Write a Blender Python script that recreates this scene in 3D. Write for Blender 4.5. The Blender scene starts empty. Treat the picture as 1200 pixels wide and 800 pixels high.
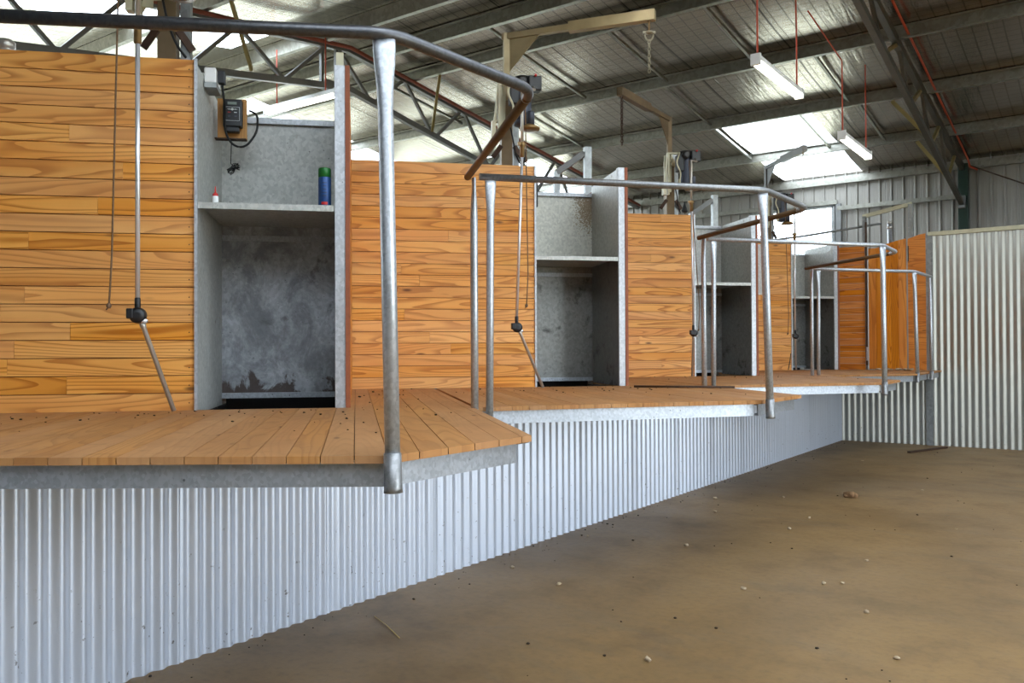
import bpy, math, random
from mathutils import Vector, Matrix
random.seed(7)
PI = math.pi
C = bpy.context.scene.collection
SC = bpy.context.scene

# ------------------------------------------------------------------ measures
HC = 1.2304           # camera height
ZD = 0.952            # deck height
ZR = 2.0802           # guard rail height
PER = 2.8993          # distance between two stands
A1 = math.radians(46.29)
E1 = Vector((math.cos(A1), math.sin(A1), 0)); E2 = Vector((-math.sin(A1), math.cos(A1), 0))
def JW(n): return Vector((-3.118, 2.836 + PER*(n-1), 0))
def to_world(n, x, y, z=0): return JW(n) + E1*x + E2*y + Vector((0, 0, z))
RIDGE_Y, RIDGE_Z, SLOPE = 7.5, 5.2, 0.115
X_LEFT, X_RIGHT, Y_FRONT, Y_BACK = -16.0, 6.5, -3.5, 15.7
def roof_z(y): return RIDGE_Z - SLOPE*abs(y-RIDGE_Y)

# ------------------------------------------------------------------ mesh builder
class MB:
    def __init__(s): s.v=[]; s.f=[]; s.sm=[]; s.col=[]; s.tone=(0.5,0.5,0.5)
    def _add(s, vs, fs, smooth=False):
        b=len(s.v); s.v += [tuple(v) for v in vs]
        for f in fs: s.f.append(tuple(i+b for i in f)); s.sm.append(smooth); s.col.append(s.tone)
        return s
    def box(s, c, d, m=None):
        x,y,z=[k/2 for k in d]; c=Vector(c)
        vs=[Vector((a,b,e)) for a in(-x,x) for b in(-y,y) for e in(-z,z)]
        if m is not None: vs=[m@v for v in vs]
        vs=[v+c for v in vs]
        return s._add(vs,[(0,1,3,2),(4,6,7,5),(0,4,5,1),(2,3,7,6),(0,2,6,4),(1,5,7,3)])
    def bar(s, p, q, w, h, up=(0,0,1)):
        p=Vector(p); q=Vector(q); d=(q-p); L=d.length; d.normalize(); u=Vector(up)
        if abs(d.dot(u))>.98: u=Vector((1,0,0))
        x=d.cross(u).normalized(); y=x.cross(d).normalized()
        m=Matrix((x,d,y)).transposed()
        return s.box((p+q)/2,(w,L,h),m)
    def prism(s, pts, z0, z1, f=None):
        n=len(pts); f=f or (lambda a,b,c: (a,b,c))
        vs=[f(a,b,z0) for a,b in pts]+[f(a,b,z1) for a,b in pts]
        fs=[tuple(range(n))[::-1], tuple(range(n,2*n))]+[(i,(i+1)%n,n+(i+1)%n,n+i) for i in range(n)]
        return s._add(vs,fs)
    def loft(s, rings, cap=True, smooth=True):
        n=len(rings[0]); vs=[p for r in rings for p in r]; fs=[]
        for k in range(len(rings)-1):
            for i in range(n):
                j=(i+1)%n; fs.append((k*n+i,k*n+j,(k+1)*n+j,(k+1)*n+i))
        b=len(s.v); s._add(vs,fs,smooth)
        if cap:
            s.f.append(tuple(b+i for i in range(n))[::-1]); s.f.append(tuple(b+(len(rings)-1)*n+i for i in range(n)))
            s.sm += [False,False]; s.col += [s.tone,s.tone]
        return s
    def tube(s, path, r, seg=14, cap=True):
        P=[Vector(p) for p in path]; R=r if isinstance(r,(list,tuple)) else [r]*len(P)
        rings=[]; ref=None
        for i,p in enumerate(P):
            d=(P[min(i+1,len(P)-1)]-P[max(i-1,0)]).normalized()
            if ref is None:
                ref=Vector((0,0,1)) if abs(d.z)<.9 else Vector((1,0,0))
            x=(ref-d*ref.dot(d)).normalized(); ref=x; y=d.cross(x)
            rings.append([p+(x*math.cos(2*PI*k/seg)+y*math.sin(2*PI*k/seg))*R[i] for k in range(seg)])
        return s.loft(rings,cap)
    def lathe(s, prof, c=(0,0,0), seg=20, m=None):
        c=Vector(c); rings=[]
        for r,z in prof:
            ring=[Vector((r*math.cos(2*PI*k/seg),r*math.sin(2*PI*k/seg),z)) for k in range(seg)]
            if m is not None: ring=[m@v for v in ring]
            rings.append([v+c for v in ring])
        return s.loft(rings)
    def blob(s, c, r, sq=(1,1,1), seg=9, jit=.25):
        rings=[]; c=Vector(c)
        for i in range(1,6):
            t=PI*i/6
            rings.append([c+Vector((math.sin(t)*math.cos(2*PI*k/seg)*sq[0],math.sin(t)*math.sin(2*PI*k/seg)*sq[1],math.cos(t)*sq[2]))*r*(1+random.uniform(-jit,jit)) for k in range(seg)])
        return s.loft(rings)
    def build(s, name, mat, parent=None, loc=None, bevel=0):
        me=bpy.data.meshes.new(name); me.from_pydata(s.v,[],s.f); me.update()
        me.polygons.foreach_set('use_smooth',s.sm)
        a=me.color_attributes.new('tone','FLOAT_COLOR','CORNER'); buf=[]
        for p in me.polygons:
            t=s.col[p.index]
            for _ in p.loop_indices: buf += [t[0],t[1],t[2],1.0]
        a.data.foreach_set('color',buf)
        me.materials.append(mat)
        o=bpy.data.objects.new(name,me); C.objects.link(o)
        if parent is not None: o.parent=parent
        if loc is not None: o.location=loc
        if bevel:
            b=o.modifiers.new('bevel','BEVEL'); b.width=bevel; b.segments=2; b.limit_method='ANGLE'
        return o

def rnd(): return (random.random(),random.random(),random.random())
def tag(o,label=None,cat=None,group=None,kind=None):
    if label: o['label']=label
    if cat: o['category']=cat
    if group: o['group']=group
    if kind: o['kind']=kind
    return o
def thing(name,label,cat,loc=(0,0,0),rz=0,group=None):
    o=bpy.data.objects.new(name,None); o.empty_display_size=.1; C.objects.link(o)
    o.location=loc; o.rotation_euler=(0,0,rz)
    return tag(o,label,cat,group)
def structure(o): o['kind']='structure'; return o
def stand_thing(name,label,cat,n,group=None,dx=0.0,dy=0.0): # local x along the stand's wall, y away, z up from deck
    return thing(name,label,cat,to_world(n,dx,dy,ZD),A1,group)

# ------------------------------------------------------------------ materials
def srgb(r,g,b):
    def f(c):
        c/=255.0
        return c/12.92 if c<=.04045 else ((c+.055)/1.055)**2.4
    return (f(r),f(g),f(b),1)
class NT:
    def __init__(s,name):
        m=bpy.data.materials.new(name); m.use_nodes=True; s.m=m; s.t=m.node_tree; s.t.nodes.clear()
        s.out=s.n('ShaderNodeOutputMaterial')
    def n(s,t,**k):
        o=s.t.nodes.new(t)
        for a,b in k.items(): setattr(o,a,b)
        return o
    def set(s,sock,v):
        if hasattr(v,'is_output') or isinstance(v,bpy.types.NodeSocket): s.t.links.new(v,sock)
        else:
            try: sock.default_value=v
            except Exception: sock.default_value=v[:3]
    def math(s,op,a,b=0.0,c=0.0,clamp=False):
        o=s.n('ShaderNodeMath',operation=op); o.use_clamp=clamp
        s.set(o.inputs[0],a); s.set(o.inputs[1],b); s.set(o.inputs[2],c); return o.outputs[0]
    def vmath(s,op,a,b=(0,0,0)):
        o=s.n('ShaderNodeVectorMath',operation=op); s.set(o.inputs[0],a); s.set(o.inputs[1],b); return o.outputs[0]
    def coord(s,w='Object'): return s.n('ShaderNodeTexCoord').outputs[w]
    def map(s,v,scale=(1,1,1),loc=(0,0,0),rot=(0,0,0)):
        o=s.n('ShaderNodeMapping'); s.set(o.inputs[0],v); o.inputs['Scale'].default_value=scale
        s.set(o.inputs['Location'],loc); o.inputs['Rotation'].default_value=rot; return o.outputs[0]
    def noise(s,v,scale=5,detail=3,rough=.5,dist=0,out='Fac'):
        o=s.n('ShaderNodeTexNoise'); s.set(o.inputs['Vector'],v); o.inputs['Scale'].default_value=scale
        o.inputs['Detail'].default_value=detail; o.inputs['Roughness'].default_value=rough; o.inputs['Distortion'].default_value=dist
        return o.outputs[out]
    def vor(s,v,scale=5,out='Distance',feature='F1',rand=1):
        o=s.n('ShaderNodeTexVoronoi',feature=feature); s.set(o.inputs['Vector'],v); o.inputs['Scale'].default_value=scale
        o.inputs['Randomness'].default_value=rand; return o.outputs[out]
    def ramp(s,f,stops,interp='LINEAR'):
        o=s.n('ShaderNodeValToRGB'); s.set(o.inputs[0],f); r=o.color_ramp; r.interpolation=interp
        while len(r.elements)<len(stops): r.elements.new(.5)
        for e,(p,c) in zip(r.elements,stops):
            e.position=p; e.color=c if len(c)==4 else (*c,1)
        return o.outputs[0]
    def fac(s,f,a,b): # smooth map a..b -> 0..1
        o=s.n('ShaderNodeMapRange',interpolation_type='SMOOTHSTEP'); s.set(o.inputs[0],f); o.inputs[1].default_value=a; o.inputs[2].default_value=b
        return o.outputs[0]
    def mix(s,f,a,b,blend='MIX'):
        o=s.n('ShaderNodeMix',data_type='RGBA',blend_type=blend); s.set(o.inputs[0],f); s.set(o.inputs[6],a); s.set(o.inputs[7],b); return o.outputs[2]
    def sep(s,v):
        o=s.n('ShaderNodeSeparateXYZ'); s.set(o.inputs[0],v); return o.outputs
    def comb(s,x,y,z):
        o=s.n('ShaderNodeCombineXYZ'); s.set(o.inputs[0],x); s.set(o.inputs[1],y); s.set(o.inputs[2],z); return o.outputs[0]
    def bump(s,h,st=.3,d=.01):
        o=s.n('ShaderNodeBump'); s.set(o.inputs['Height'],h); o.inputs['Strength'].default_value=st; o.inputs['Distance'].default_value=d; return o.outputs[0]
    def bsdf(s,base,rough=.5,metal=0,normal=None,spec=None,coat=0):
        o=s.n('ShaderNodeBsdfPrincipled'); s.set(o.inputs['Base Color'],base); s.set(o.inputs['Roughness'],rough); s.set(o.inputs['Metallic'],metal)
        if normal is not None: s.set(o.inputs['Normal'],normal)
        if spec is not None: s.set(o.inputs['Specular IOR Level'],spec)
        if coat: o.inputs['Coat Weight'].default_value=coat
        s.t.links.new(o.outputs[0],s.out.inputs[0]); return s.m
    def tone(s):
        o=s.n('ShaderNodeAttribute',attribute_name='tone'); return o.outputs['Color']

def plain(name,col,rough=.5,metal=0,var=.12,scale=20,bump=0):
    t=NT(name); v=t.coord(); n=t.noise(v,scale,3)
    dark=tuple(c*(1-var*2) for c in col[:3])+(1,); lite=tuple(min(1,c*(1+var)) for c in col[:3])+(1,)
    return t.bsdf(t.mix(n,dark,lite),rough,metal,t.bump(n,bump,.004) if bump else None)

def pine(name,axis,light,mid,dark,dusty=0,nails=None,rough=.5,tonevar=.26,pitch=.0837,ringn=15.0,grain=.48):
    # axis: 0 grain along local x, 1 along y, 2 along z
    t=NT(name); co=t.coord(); x,y,z=t.sep(co); tone=t.tone(); tr,tg,tb=t.sep(tone)
    along=(x,y,z)[axis]; cross={0:z,1:x,2:x}[axis]; third={0:y,1:z,2:y}[axis]
    off=t.math('MULTIPLY',tr,37.0)
    wob=t.noise(t.comb(t.math('ADD',t.math('MULTIPLY',along,2.2),off),t.math('MULTIPLY',cross,14.0),t.math('MULTIPLY',tg,20.0)),1.0,2)
    v=t.comb(t.math('ADD',t.math('MULTIPLY',along,.62),off),t.math('MULTIPLY',cross,7.0),t.math('MULTIPLY',tg,20.0))
    n=t.math('ADD',t.noise(v,1.0,1,.4,.15),t.math('MULTIPLY',wob,.07))
    rings=t.math('FRACT',t.math('MULTIPLY',n,ringn))
    late=t.math('SUBTRACT',t.fac(rings,.45,.95),t.fac(rings,.95,1.0))
    fine=t.noise(t.comb(t.math('MULTIPLY',along,4.0),t.math('MULTIPLY',cross,90.0),t.math('MULTIPLY',tg,20.0)),1.5,2)
    patch=t.noise(v,.9,2)
    base=t.mix(t.fac(patch,.3,.7),light,mid)
    base=t.mix(t.math('MULTIPLY',late,t.math('MULTIPLY_ADD',tb,.35,grain)),base,dark)
    base=t.mix(t.math('MULTIPLY',fine,.16),base,dark)
    # knots
    kv=t.comb(t.math('ADD',t.math('MULTIPLY',along,1.7),off),t.math('MULTIPLY',cross,5.5),t.math('MULTIPLY',tg,9.0))
    kd=t.vor(kv,1.0); k=t.math('SUBTRACT',1.0,t.fac(kd,.02,.085))
    base=t.mix(t.math('MULTIPLY',k,.8),base,srgb(74,38,16))
    hsv=t.n('ShaderNodeHueSaturation'); t.set(hsv.inputs['Color'],base)
    t.set(hsv.inputs['Value'],t.math('MULTIPLY_ADD',tg,tonevar*.5,1-tonevar*.27)); t.set(hsv.inputs['Saturation'],t.math('MULTIPLY_ADD',tb,.1,.97))
    base=hsv.outputs[0]
    if nails is not None:
        dx=t.math('ABSOLUTE',t.math('SUBTRACT',x,nails))
        dz=t.math('ABSOLUTE',t.math('SUBTRACT',t.math('FRACT',t.math('DIVIDE',z,pitch)),.42))
        d=t.math('ADD',t.math('POWER',dx,2.0),t.math('POWER',t.math('MULTIPLY',dz,pitch),2.0))
        base=t.mix(t.math('LESS_THAN',d,.0000085),base,srgb(45,28,18))
    if dusty:
        w=t.n('ShaderNodeNewGeometry').outputs['Position']
        d1=t.noise(w,2.2,5,.6); d2=t.noise(w,17,3,.6)
        base=t.mix(t.math('MULTIPLY',t.fac(d1,.3,.75),dusty),base,srgb(150,106,66))
        base=t.mix(t.math('MULTIPLY',t.fac(d2,.55,.8),dusty*.6),base,srgb(92,58,34))
    else:
        w=t.n('ShaderNodeNewGeometry').outputs['Position']
        base=t.mix(t.math('MULTIPLY',t.fac(t.noise(w,1.7,5,.6),.55,.9),.35),base,srgb(120,72,34))
    h=t.math('ADD',t.math('MULTIPLY',late,-.3),t.math('MULTIPLY',fine,.4))
    return t.bsdf(base,rough,0,t.bump(h,.15,.002),spec=.35)

def galv(name,base=(150,153,156),rough=.42,metal=.75,spangle=60,stain=None,stain_lo=.55,streak=0,metalvar=0,grime=None,bump=.08,mottle=0,corner=None):
    t=NT(name); co=t.coord(); c=t.n('ShaderNodeTexVoronoi'); t.set(c.inputs['Vector'],t.map(co,(1,1,.8))); c.inputs['Scale'].default_value=spangle
    sp=t.sep(c.outputs['Color'])[0]
    big=t.noise(co,3.0,4,.6)
    b=srgb(*base); lo=tuple(k*.72 for k in b[:3])+(1,); hi=tuple(min(1,k*1.25) for k in b[:3])+(1,)
    col=t.mix(t.math('ADD',t.math('MULTIPLY',sp,.55),t.math('MULTIPLY',big,.5)),lo,hi)
    m=metal; r=t.math('ADD',rough-.08,t.math('MULTIPLY',big,.18))
    if stain:
        d=t.noise(co,5.5,6,.68,.4); k=t.fac(d,stain_lo,stain_lo+.13)
        col=t.mix(t.math('MULTIPLY',k,.75),col,srgb(*stain)); m=t.math('MULTIPLY',t.math('SUBTRACT',1.0,t.math('MULTIPLY',k,.8)),metal)
        sp2=t.vor(co,26.0); k2=t.math('SUBTRACT',1.0,t.fac(sp2,.05,.13))
        col=t.mix(t.math('MULTIPLY',k2,t.math('MULTIPLY',t.fac(t.noise(co,9,2),.45,.6),.7)),col,srgb(52,50,48))
    if mottle:
        mo=t.noise(t.map(co,(1,1,.8)),4.2,6,.72,.5); col=t.mix(t.math('MULTIPLY',t.fac(mo,.62,.36),mottle),col,tuple(k*.34 for k in b[:3])+(1,))
    if corner: # rust specks gathered along the right-hand corner of the sheet
        x=t.sep(co)[0]; zz=t.sep(co)[2]; near=t.math('MULTIPLY',t.fac(x,corner[0],corner[1]),t.fac(zz,1.05,1.5)); sp3=t.noise(co,85,3,.6)
        col=t.mix(t.math('MULTIPLY',t.fac(t.math('ADD',t.math('MULTIPLY',near,.36),t.math('MULTIPLY',sp3,.8)),.60,.70),.75),col,srgb(112,84,40))
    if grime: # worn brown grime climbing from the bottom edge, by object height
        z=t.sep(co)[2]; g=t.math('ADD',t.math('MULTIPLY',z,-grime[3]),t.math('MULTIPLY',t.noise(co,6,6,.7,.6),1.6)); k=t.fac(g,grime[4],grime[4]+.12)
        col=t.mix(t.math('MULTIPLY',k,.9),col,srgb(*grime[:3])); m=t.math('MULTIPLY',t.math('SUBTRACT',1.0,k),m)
    return t.bsdf(col,r,m,t.bump(t.math('ADD',sp,t.math('MULTIPLY',big,2.0)),bump,.002))

M={}
M['pine_wall']=pine('pine_wall_boards',0,srgb(234,174,100),srgb(220,150,74),srgb(162,92,38),nails=-.675)
M['pine_deck']=pine('pine_deck_boards',1,srgb(188,140,90),srgb(176,124,74),srgb(132,84,48),dusty=.6,rough=.65,tonevar=.16,grain=.2)
M['pine_door']=pine('pine_door_boards',2,srgb(222,148,66),srgb(204,124,48),srgb(160,86,28))
M['pine_panel']=pine('pine_end_boards',0,srgb(214,138,62),srgb(196,116,44),srgb(146,78,26))
M['slats']=plain('bounce_slats',srgb(116,106,92),.7,0,.15,6)
M['timber_edge']=plain('red_brown_timber_edge',srgb(150,80,44),.6,0,.2,30)
M['timber_raw']=pine('backing_timber',2,srgb(196,150,92),srgb(180,130,72),srgb(150,100,52))
M['galv_pipe']=galv('galvanised_pipe',(186,189,193),.4,.7,130)
M['rail_shade']=galv('shade_toned_pipe',(96,96,98),.4,.85,110)  # galvanised pipe with the dim side of the nearest rail put into its colour
M['rail_half_shade']=galv('half_shade_toned_pipe',(142,142,142),.42,.75,110)  # same pipe, shade put in more weakly; also tones down the sleeves
M['galv_beam']=galv('galvanised_beam',(176,181,188),.42,.7,110,(60,60,62),.66)
M['galv_sheet']=galv('galvanised_sheet',(184,184,178),.48,.4,70,(112,100,78),.62)
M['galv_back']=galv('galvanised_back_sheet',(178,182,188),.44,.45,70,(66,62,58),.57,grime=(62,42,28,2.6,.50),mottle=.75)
M['galv_rusty']=galv('rust_flecked_sheet',(190,188,176),.5,.35,70,corner=(-.30,-.02))
M['galv_dark']=galv('dark_chute_sheet',(140,140,136),.34,.6,60,(50,46,40),.56,grime=(48,38,30,3.0,.75))  # darker grey-brown sheet, browner towards the bottom
M['galv_plain']=galv('galvanised_steel_section',(150,152,150),.42,.75,30)
M['jamb']=galv('galvanised_jamb',(184,186,188),.42,.5,80,(110,96,84),.66)
M['purlin']=galv('galvanised_purlin',(150,148,138),.4,.8,25)
M['truss']=plain('grey_truss_steel',srgb(126,126,124),.5,.3,.12,8)
M['truss_dark']=plain('dull_dark_truss_steel',srgb(80,76,68),.5,.3,.15,8)
M['brass_steel']=plain('passivated_yellow_steel',srgb(168,150,96),.4,.6,.15,10)
M['greasy_rail']=plain('wool_grease_brown_rail',srgb(100,76,48),.55,.2,.22,18,.2)
M['column']=plain('rust_stained_column',srgb(118,98,70),.55,.35,.3,7)
M['jib']=plain('weathered_jib_steel',srgb(164,150,116),.45,.3,.2,9)
M['cream']=plain('cream_painted_steel',srgb(196,190,160),.45,.1,.15,12)
M['black']=plain('black_plastic',srgb(26,26,28),.45,0,.1)
M['motor']=plain('dark_blue_grey_motor_paint',srgb(62,66,78),.4,.3,.15)
M['chrome']=plain('bright_steel_tube',srgb(228,228,230),.25,.55,.04)
M['dull_steel']=plain('dull_steel_tube',srgb(190,184,174),.3,.6,.1)
M['bronze']=plain('bronze_fitting',srgb(140,112,72),.45,.6,.2)
M['cord']=plain('natural_cord',srgb(120,92,66),.85,0,.3,120)
M['white']=plain('white_plastic',srgb(232,232,230),.4,0,.03)
M['red']=plain('red_plastic',srgb(190,36,34),.4,0,.05)
M['orange']=plain('orange_conduit',srgb(200,84,58),.5,0,.15,8)
M['oxide']=plain('red_oxide_strip',srgb(150,78,58),.55,.1,.2,6)
M['green_cap']=plain('green_cap',srgb(30,112,44),.4,0,.05)
M['blue_can']=plain('blue_can_paint',srgb(44,82,140),.35,.2,.15,60)
M['label_white']=plain('white_print',srgb(205,210,208),.5,0,.03)
M['lcd']=plain('grey_green_display',srgb(120,128,120),.35,0,.05)
M['dark_green']=plain('dark_green_paint',srgb(20,44,32),.4,0,.1)
M['wool']=plain('dirty_wool',srgb(186,164,134),.95,0,.3,60)
M['wool_brown']=plain('brown_wool',srgb(138,104,70),.95,0,.3,60)
M['dirt']=plain('dark_dung_crumb',srgb(52,38,26),.95,0,.3,60)
M['straw']=plain('straw',srgb(196,166,104),.8,0,.1)
M['rust']=plain('rusty_steel_bar',srgb(74,52,38),.7,.3,.2,30)
M['chain']=plain('dull_chain_steel',srgb(150,142,120),.45,.7,.15)
M['black_rubber']=plain('black_rubber',srgb(18,18,18),.7,0,.1)

def cladding(name,base,rough,metal):
    t=NT(name); w=t.n('ShaderNodeNewGeometry').outputs['Position']; n=t.noise(w,1.3,4); b=srgb(*base)
    n2=t.noise(t.map(w,(9,9,.7)),1.0,3)
    col=t.mix(t.math('ADD',t.math('MULTIPLY',n,.6),t.math('MULTIPLY',n2,.4)),tuple(k*.85 for k in b[:3])+(1,),tuple(min(1,k*1.12) for k in b[:3])+(1,))
    x,y,z=t.sep(w) # splashed dirt specks low down on the sheet
    d=t.noise(w,38,3,.6); near=t.math('SUBTRACT',1.0,t.fac(z,.0,.75))
    k=t.math('MULTIPLY',t.fac(d,.66,.72),near)
    col=t.mix(t.math('MULTIPLY',k,.8),col,srgb(70,58,46))
    return t.bsdf(col,rough,metal)
M['corrugated']=cladding('zinc_corrugated_sheet',(212,219,231),.36,.5)
M['partition_sheet']=cladding('zinc_partition_sheet',(170,168,158),.38,.6)
M['clad']=cladding('zinc_rib_cladding',(152,148,140),.45,.4)
M['dim_front']=cladding('reflection_dimming_wall',(52,60,54),.6,0)  # unseen front wall, coloured dark so the near rails mirror little light

def foil():
    t=NT('foil_roof_sarking'); w=t.n('ShaderNodeNewGeometry').outputs['Position']; x,y,z=t.sep(w)
    big=t.noise(t.map(w,(.6,1.2,1)),1.4,4,.6,.5)
    wr=t.noise(t.map(w,(7,.9,1)),1.6,4,.6,.4)
    fn=t.noise(t.map(w,(1.5,9,1)),2.0,3,.6,.5)
    line=lambda c,p,wd: t.math('LESS_THAN',t.math('ABSOLUTE',t.math('SUBTRACT',t.math('FRACT',t.math('DIVIDE',c,p)),.5)),wd/p)
    gx=line(x,.155,.008); gy=line(y,.13,.0065); lap=line(x,1.30,.012)
    g=t.math('MAXIMUM',t.math('MULTIPLY',gx,.6),t.math('MULTIPLY',gy,.5)); g=t.math('MAXIMUM',g,lap)
    col=t.mix(big,srgb(160,150,137),srgb(198,190,178))
    col=t.mix(t.math('MULTIPLY',g,.85),col,srgb(72,66,58))
    h=t.math('ADD',t.math('MULTIPLY',wr,1.0),t.math('ADD',t.math('MULTIPLY',fn,.35),t.math('MULTIPLY',gx,.45)))
    return t.bsdf(col,t.math('MULTIPLY_ADD',wr,.12,.18),.95,t.bump(h,.26,.02))
M['foil']=foil()

def concrete():
    t=NT('brown_concrete_floor'); w=t.n('ShaderNodeNewGeometry').outputs['Position']
    a=t.noise(w,.55,5,.6,.6); b=t.noise(w,2.6,5,.65); c=t.noise(w,26,4,.65); sw=t.noise(t.map(w,(.7,2.2,1),rot=(0,0,.5)),1.4,4,.6,1.2)
    col=t.mix(t.fac(a,.3,.7),srgb(116,90,54),srgb(138,108,66))
    col=t.mix(t.math('MULTIPLY',t.fac(b,.45,.75),.45),col,srgb(88,66,42))
    col=t.mix(t.math('MULTIPLY',t.fac(sw,.5,.75),.35),col,srgb(98,86,70))
    col=t.mix(t.math('MULTIPLY',t.fac(c,.4,.8),.35),col,srgb(80,60,38))
    pd=t.vor(t.map(w,(1,1,0)),.42); st=t.math('SUBTRACT',1.0,t.fac(pd,.1,.42))
    col=t.mix(t.math('MULTIPLY',t.math('MULTIPLY',st,t.fac(b,.35,.65)),.55),col,srgb(62,47,34))
    r=t.math('MULTIPLY_ADD',b,.25,.42)
    return t.bsdf(col,r,0,t.bump(t.math('ADD',c,t.math('MULTIPLY',b,.6)),.12,.006),spec=.4)
M['concrete']=concrete()
M['grass']=plain('dry_grass_ground',srgb(150,146,104),.9,0,.2,2)

def translucent(name,col,mixf):
    t=NT(name); a=t.n('ShaderNodeBsdfTranslucent'); b=t.n('ShaderNodeBsdfTransparent'); m=t.n('ShaderNodeMixShader')
    a.inputs[0].default_value=col; b.inputs[0].default_value=col; m.inputs[0].default_value=mixf
    t.t.links.new(a.outputs[0],m.inputs[1]); t.t.links.new(b.outputs[0],m.inputs[2]); t.t.links.new(m.outputs[0],t.out.inputs[0]); return t.m
M['skylight']=translucent('translucent_roof_sheet',(.92,.94,.96,1),.6)
M['pane']=translucent('frosted_window_pane',(.93,.95,.97,1),.75)
def lamp():
    t=NT('lit_fluorescent_diffuser'); e=t.n('ShaderNodeEmission'); e.inputs[0].default_value=(1,.95,.82,1); e.inputs[1].default_value=LAMP_STRENGTH
    t.t.links.new(e.outputs[0],t.out.inputs[0]); return t.m
LAMP_STRENGTH=14.0
M['lamp']=lamp()

# ------------------------------------------------------------------ setting
def grid_plane(x0,x1,y0,y1,z,nx=1,ny=1):
    m=MB(); vs=[]; fs=[]
    for j in range(ny+1):
        for i in range(nx+1): vs.append((x0+(x1-x0)*i/nx,y0+(y1-y0)*j/ny,z))
    for j in range(ny):
        for i in range(nx):
            a=j*(nx+1)+i; fs.append((a,a+1,a+nx+2,a+nx+1))
    return m._add(vs,fs)
fl=MB().box(((X_LEFT+X_RIGHT)/2,(Y_FRONT+Y_BACK)/2,-.05),(X_RIGHT-X_LEFT+.4,Y_BACK-Y_FRONT+.4,.1)).build('floor',M['concrete']); structure(fl)
m=MB(); yy=Y_FRONT+.1
while yy<Y_BACK-.1: m.box(((X_LEFT-5.0)/2,yy,.90),(-5.0-X_LEFT-.1,.11,.03)); yy+=.125
structure(m.build('floor_bounce_slats',M['slats']))  # unseen pen floor, added to reflect light up onto the foil ceiling
gr=MB().box((0,5,-.17),(120,120,.1)).build('ground',M['grass']); structure(gr)

# corrugated and ribbed sheets: profile swept from z0 to z1
def sheet(m,p,q,nrm,z0,z1,profile,step,bothsides=True,th=.0012):
    p=Vector(p); q=Vector(q); L=(q-p).length; d=(q-p)/L; nrm=Vector(nrm)
    n=int(math.ceil(L/step)); vs=[]; fs=[]
    for i in range(n+1):
        s=min(L,i*step); a=p+d*s+nrm*profile(s)
        vs+= [(a.x,a.y,z0),(a.x,a.y,z1)]
    for i in range(n): fs.append((2*i,2*i+2,2*i+3,2*i+1))
    return m._add(vs,fs,True)
PITCH=.0762
def orb(s): 
    k=math.cos(2*PI*s/PITCH); lap=s%.762
    return .0085*k + (-.007 if lap<.007 else .0015 if lap<.058 else 0)
WX=-3.02; END_Y=11.8
m=MB(); sheet(m,(WX,-3.4,0),(WX,END_Y,0),(1,0,0),0,ZD-.03,orb,PITCH/12); structure(m.build('wall_lower',M['corrugated']))
# end partition: low part under the decks, high part right of them, one wall
m=MB(); sheet(m,(WX,END_Y,0),(-1.99,END_Y,0),(0,-1,0),0,ZD-.03,lambda s:.0085*math.cos(2*PI*s/PITCH),PITCH/12)
sheet(m,(-1.895,END_Y,0),(2.4,END_Y,0),(0,-1,0),0,2.66,lambda s:.0085*math.cos(2*PI*s/PITCH),PITCH/12)
structure(m.build('wall_end',M['partition_sheet']))
m=MB().box((-1.94,END_Y-.01,1.34),(.085,.03,2.68)); structure(m.build('trim_1',M['galv_plain']))
m=MB().box((.23,END_Y-.012,2.685),(4.35,.05,.05)); structure(m.build('trim_2',M['cream'],bevel=.003))
# rib cladding on the outer walls
RP=.19
def rib(s):
    u=(s%RP)/RP
    if u<.06: return .028*u/.06
    if u<.16: return .028
    if u<.22: return .028*(.22-u)/.06
    return .003 if .52<u<.56 or .72<u<.76 else 0
def clad_wall(name,p,q,nrm,spans):
    m=MB()
    for a,b,z0,z1 in spans: 
        P=Vector(p); d=(Vector(q)-P).normalized(); sheet(m,P+d*a,P+d*b,nrm,z0,z1,rib,RP/50)
    return structure(m.build(name,M['dim_front'] if name=='wall_front' else M['clad']))
Ltot=X_RIGHT-X_LEFT; ZE=4.45
def bx(x): return x-X_LEFT
clad_wall('wall_back',(X_LEFT,Y_BACK,0),(X_RIGHT,Y_BACK,0),(0,-1,0),[(0,bx(-15.6),0,ZE),(bx(-15.6),bx(-9.9),0,1.0),(bx(-15.6),bx(-9.9),3.85,ZE),(bx(-9.9),bx(-5.65),0,ZE),(bx(-5.65),bx(-4.13),0,1.0),(bx(-5.65),bx(-4.13),3.80,ZE),(bx(-4.13),Ltot,0,ZE)])
clad_wall('wall_front',(X_LEFT,Y_FRONT,0),(X_RIGHT,Y_FRONT,0),(0,1,0),[(0,Ltot,0,ZE)])
ly=Y_BACK-Y_FRONT
def fy(y): return y-Y_FRONT
clad_wall('wall_left',(X_LEFT,Y_FRONT,0),(X_LEFT,Y_BACK,0),(1,0,0),[(0,fy(-3.0),0,5.4),(fy(-3.0),fy(15.0),0,.5),(fy(-3.0),fy(15.0),4.3,5.3),(fy(15.0),ly,0,5.4)])
DOOR=(1.0,7.5,3.6)
clad_wall('wall_right',(X_RIGHT,Y_FRONT,0),(X_RIGHT,Y_BACK,0),(-1,0,0),[(0,fy(DOOR[0]),0,5.4),(fy(DOOR[0]),fy(DOOR[1]),DOOR[2],5.4),(fy(DOOR[1]),ly,0,5.4)])
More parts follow.
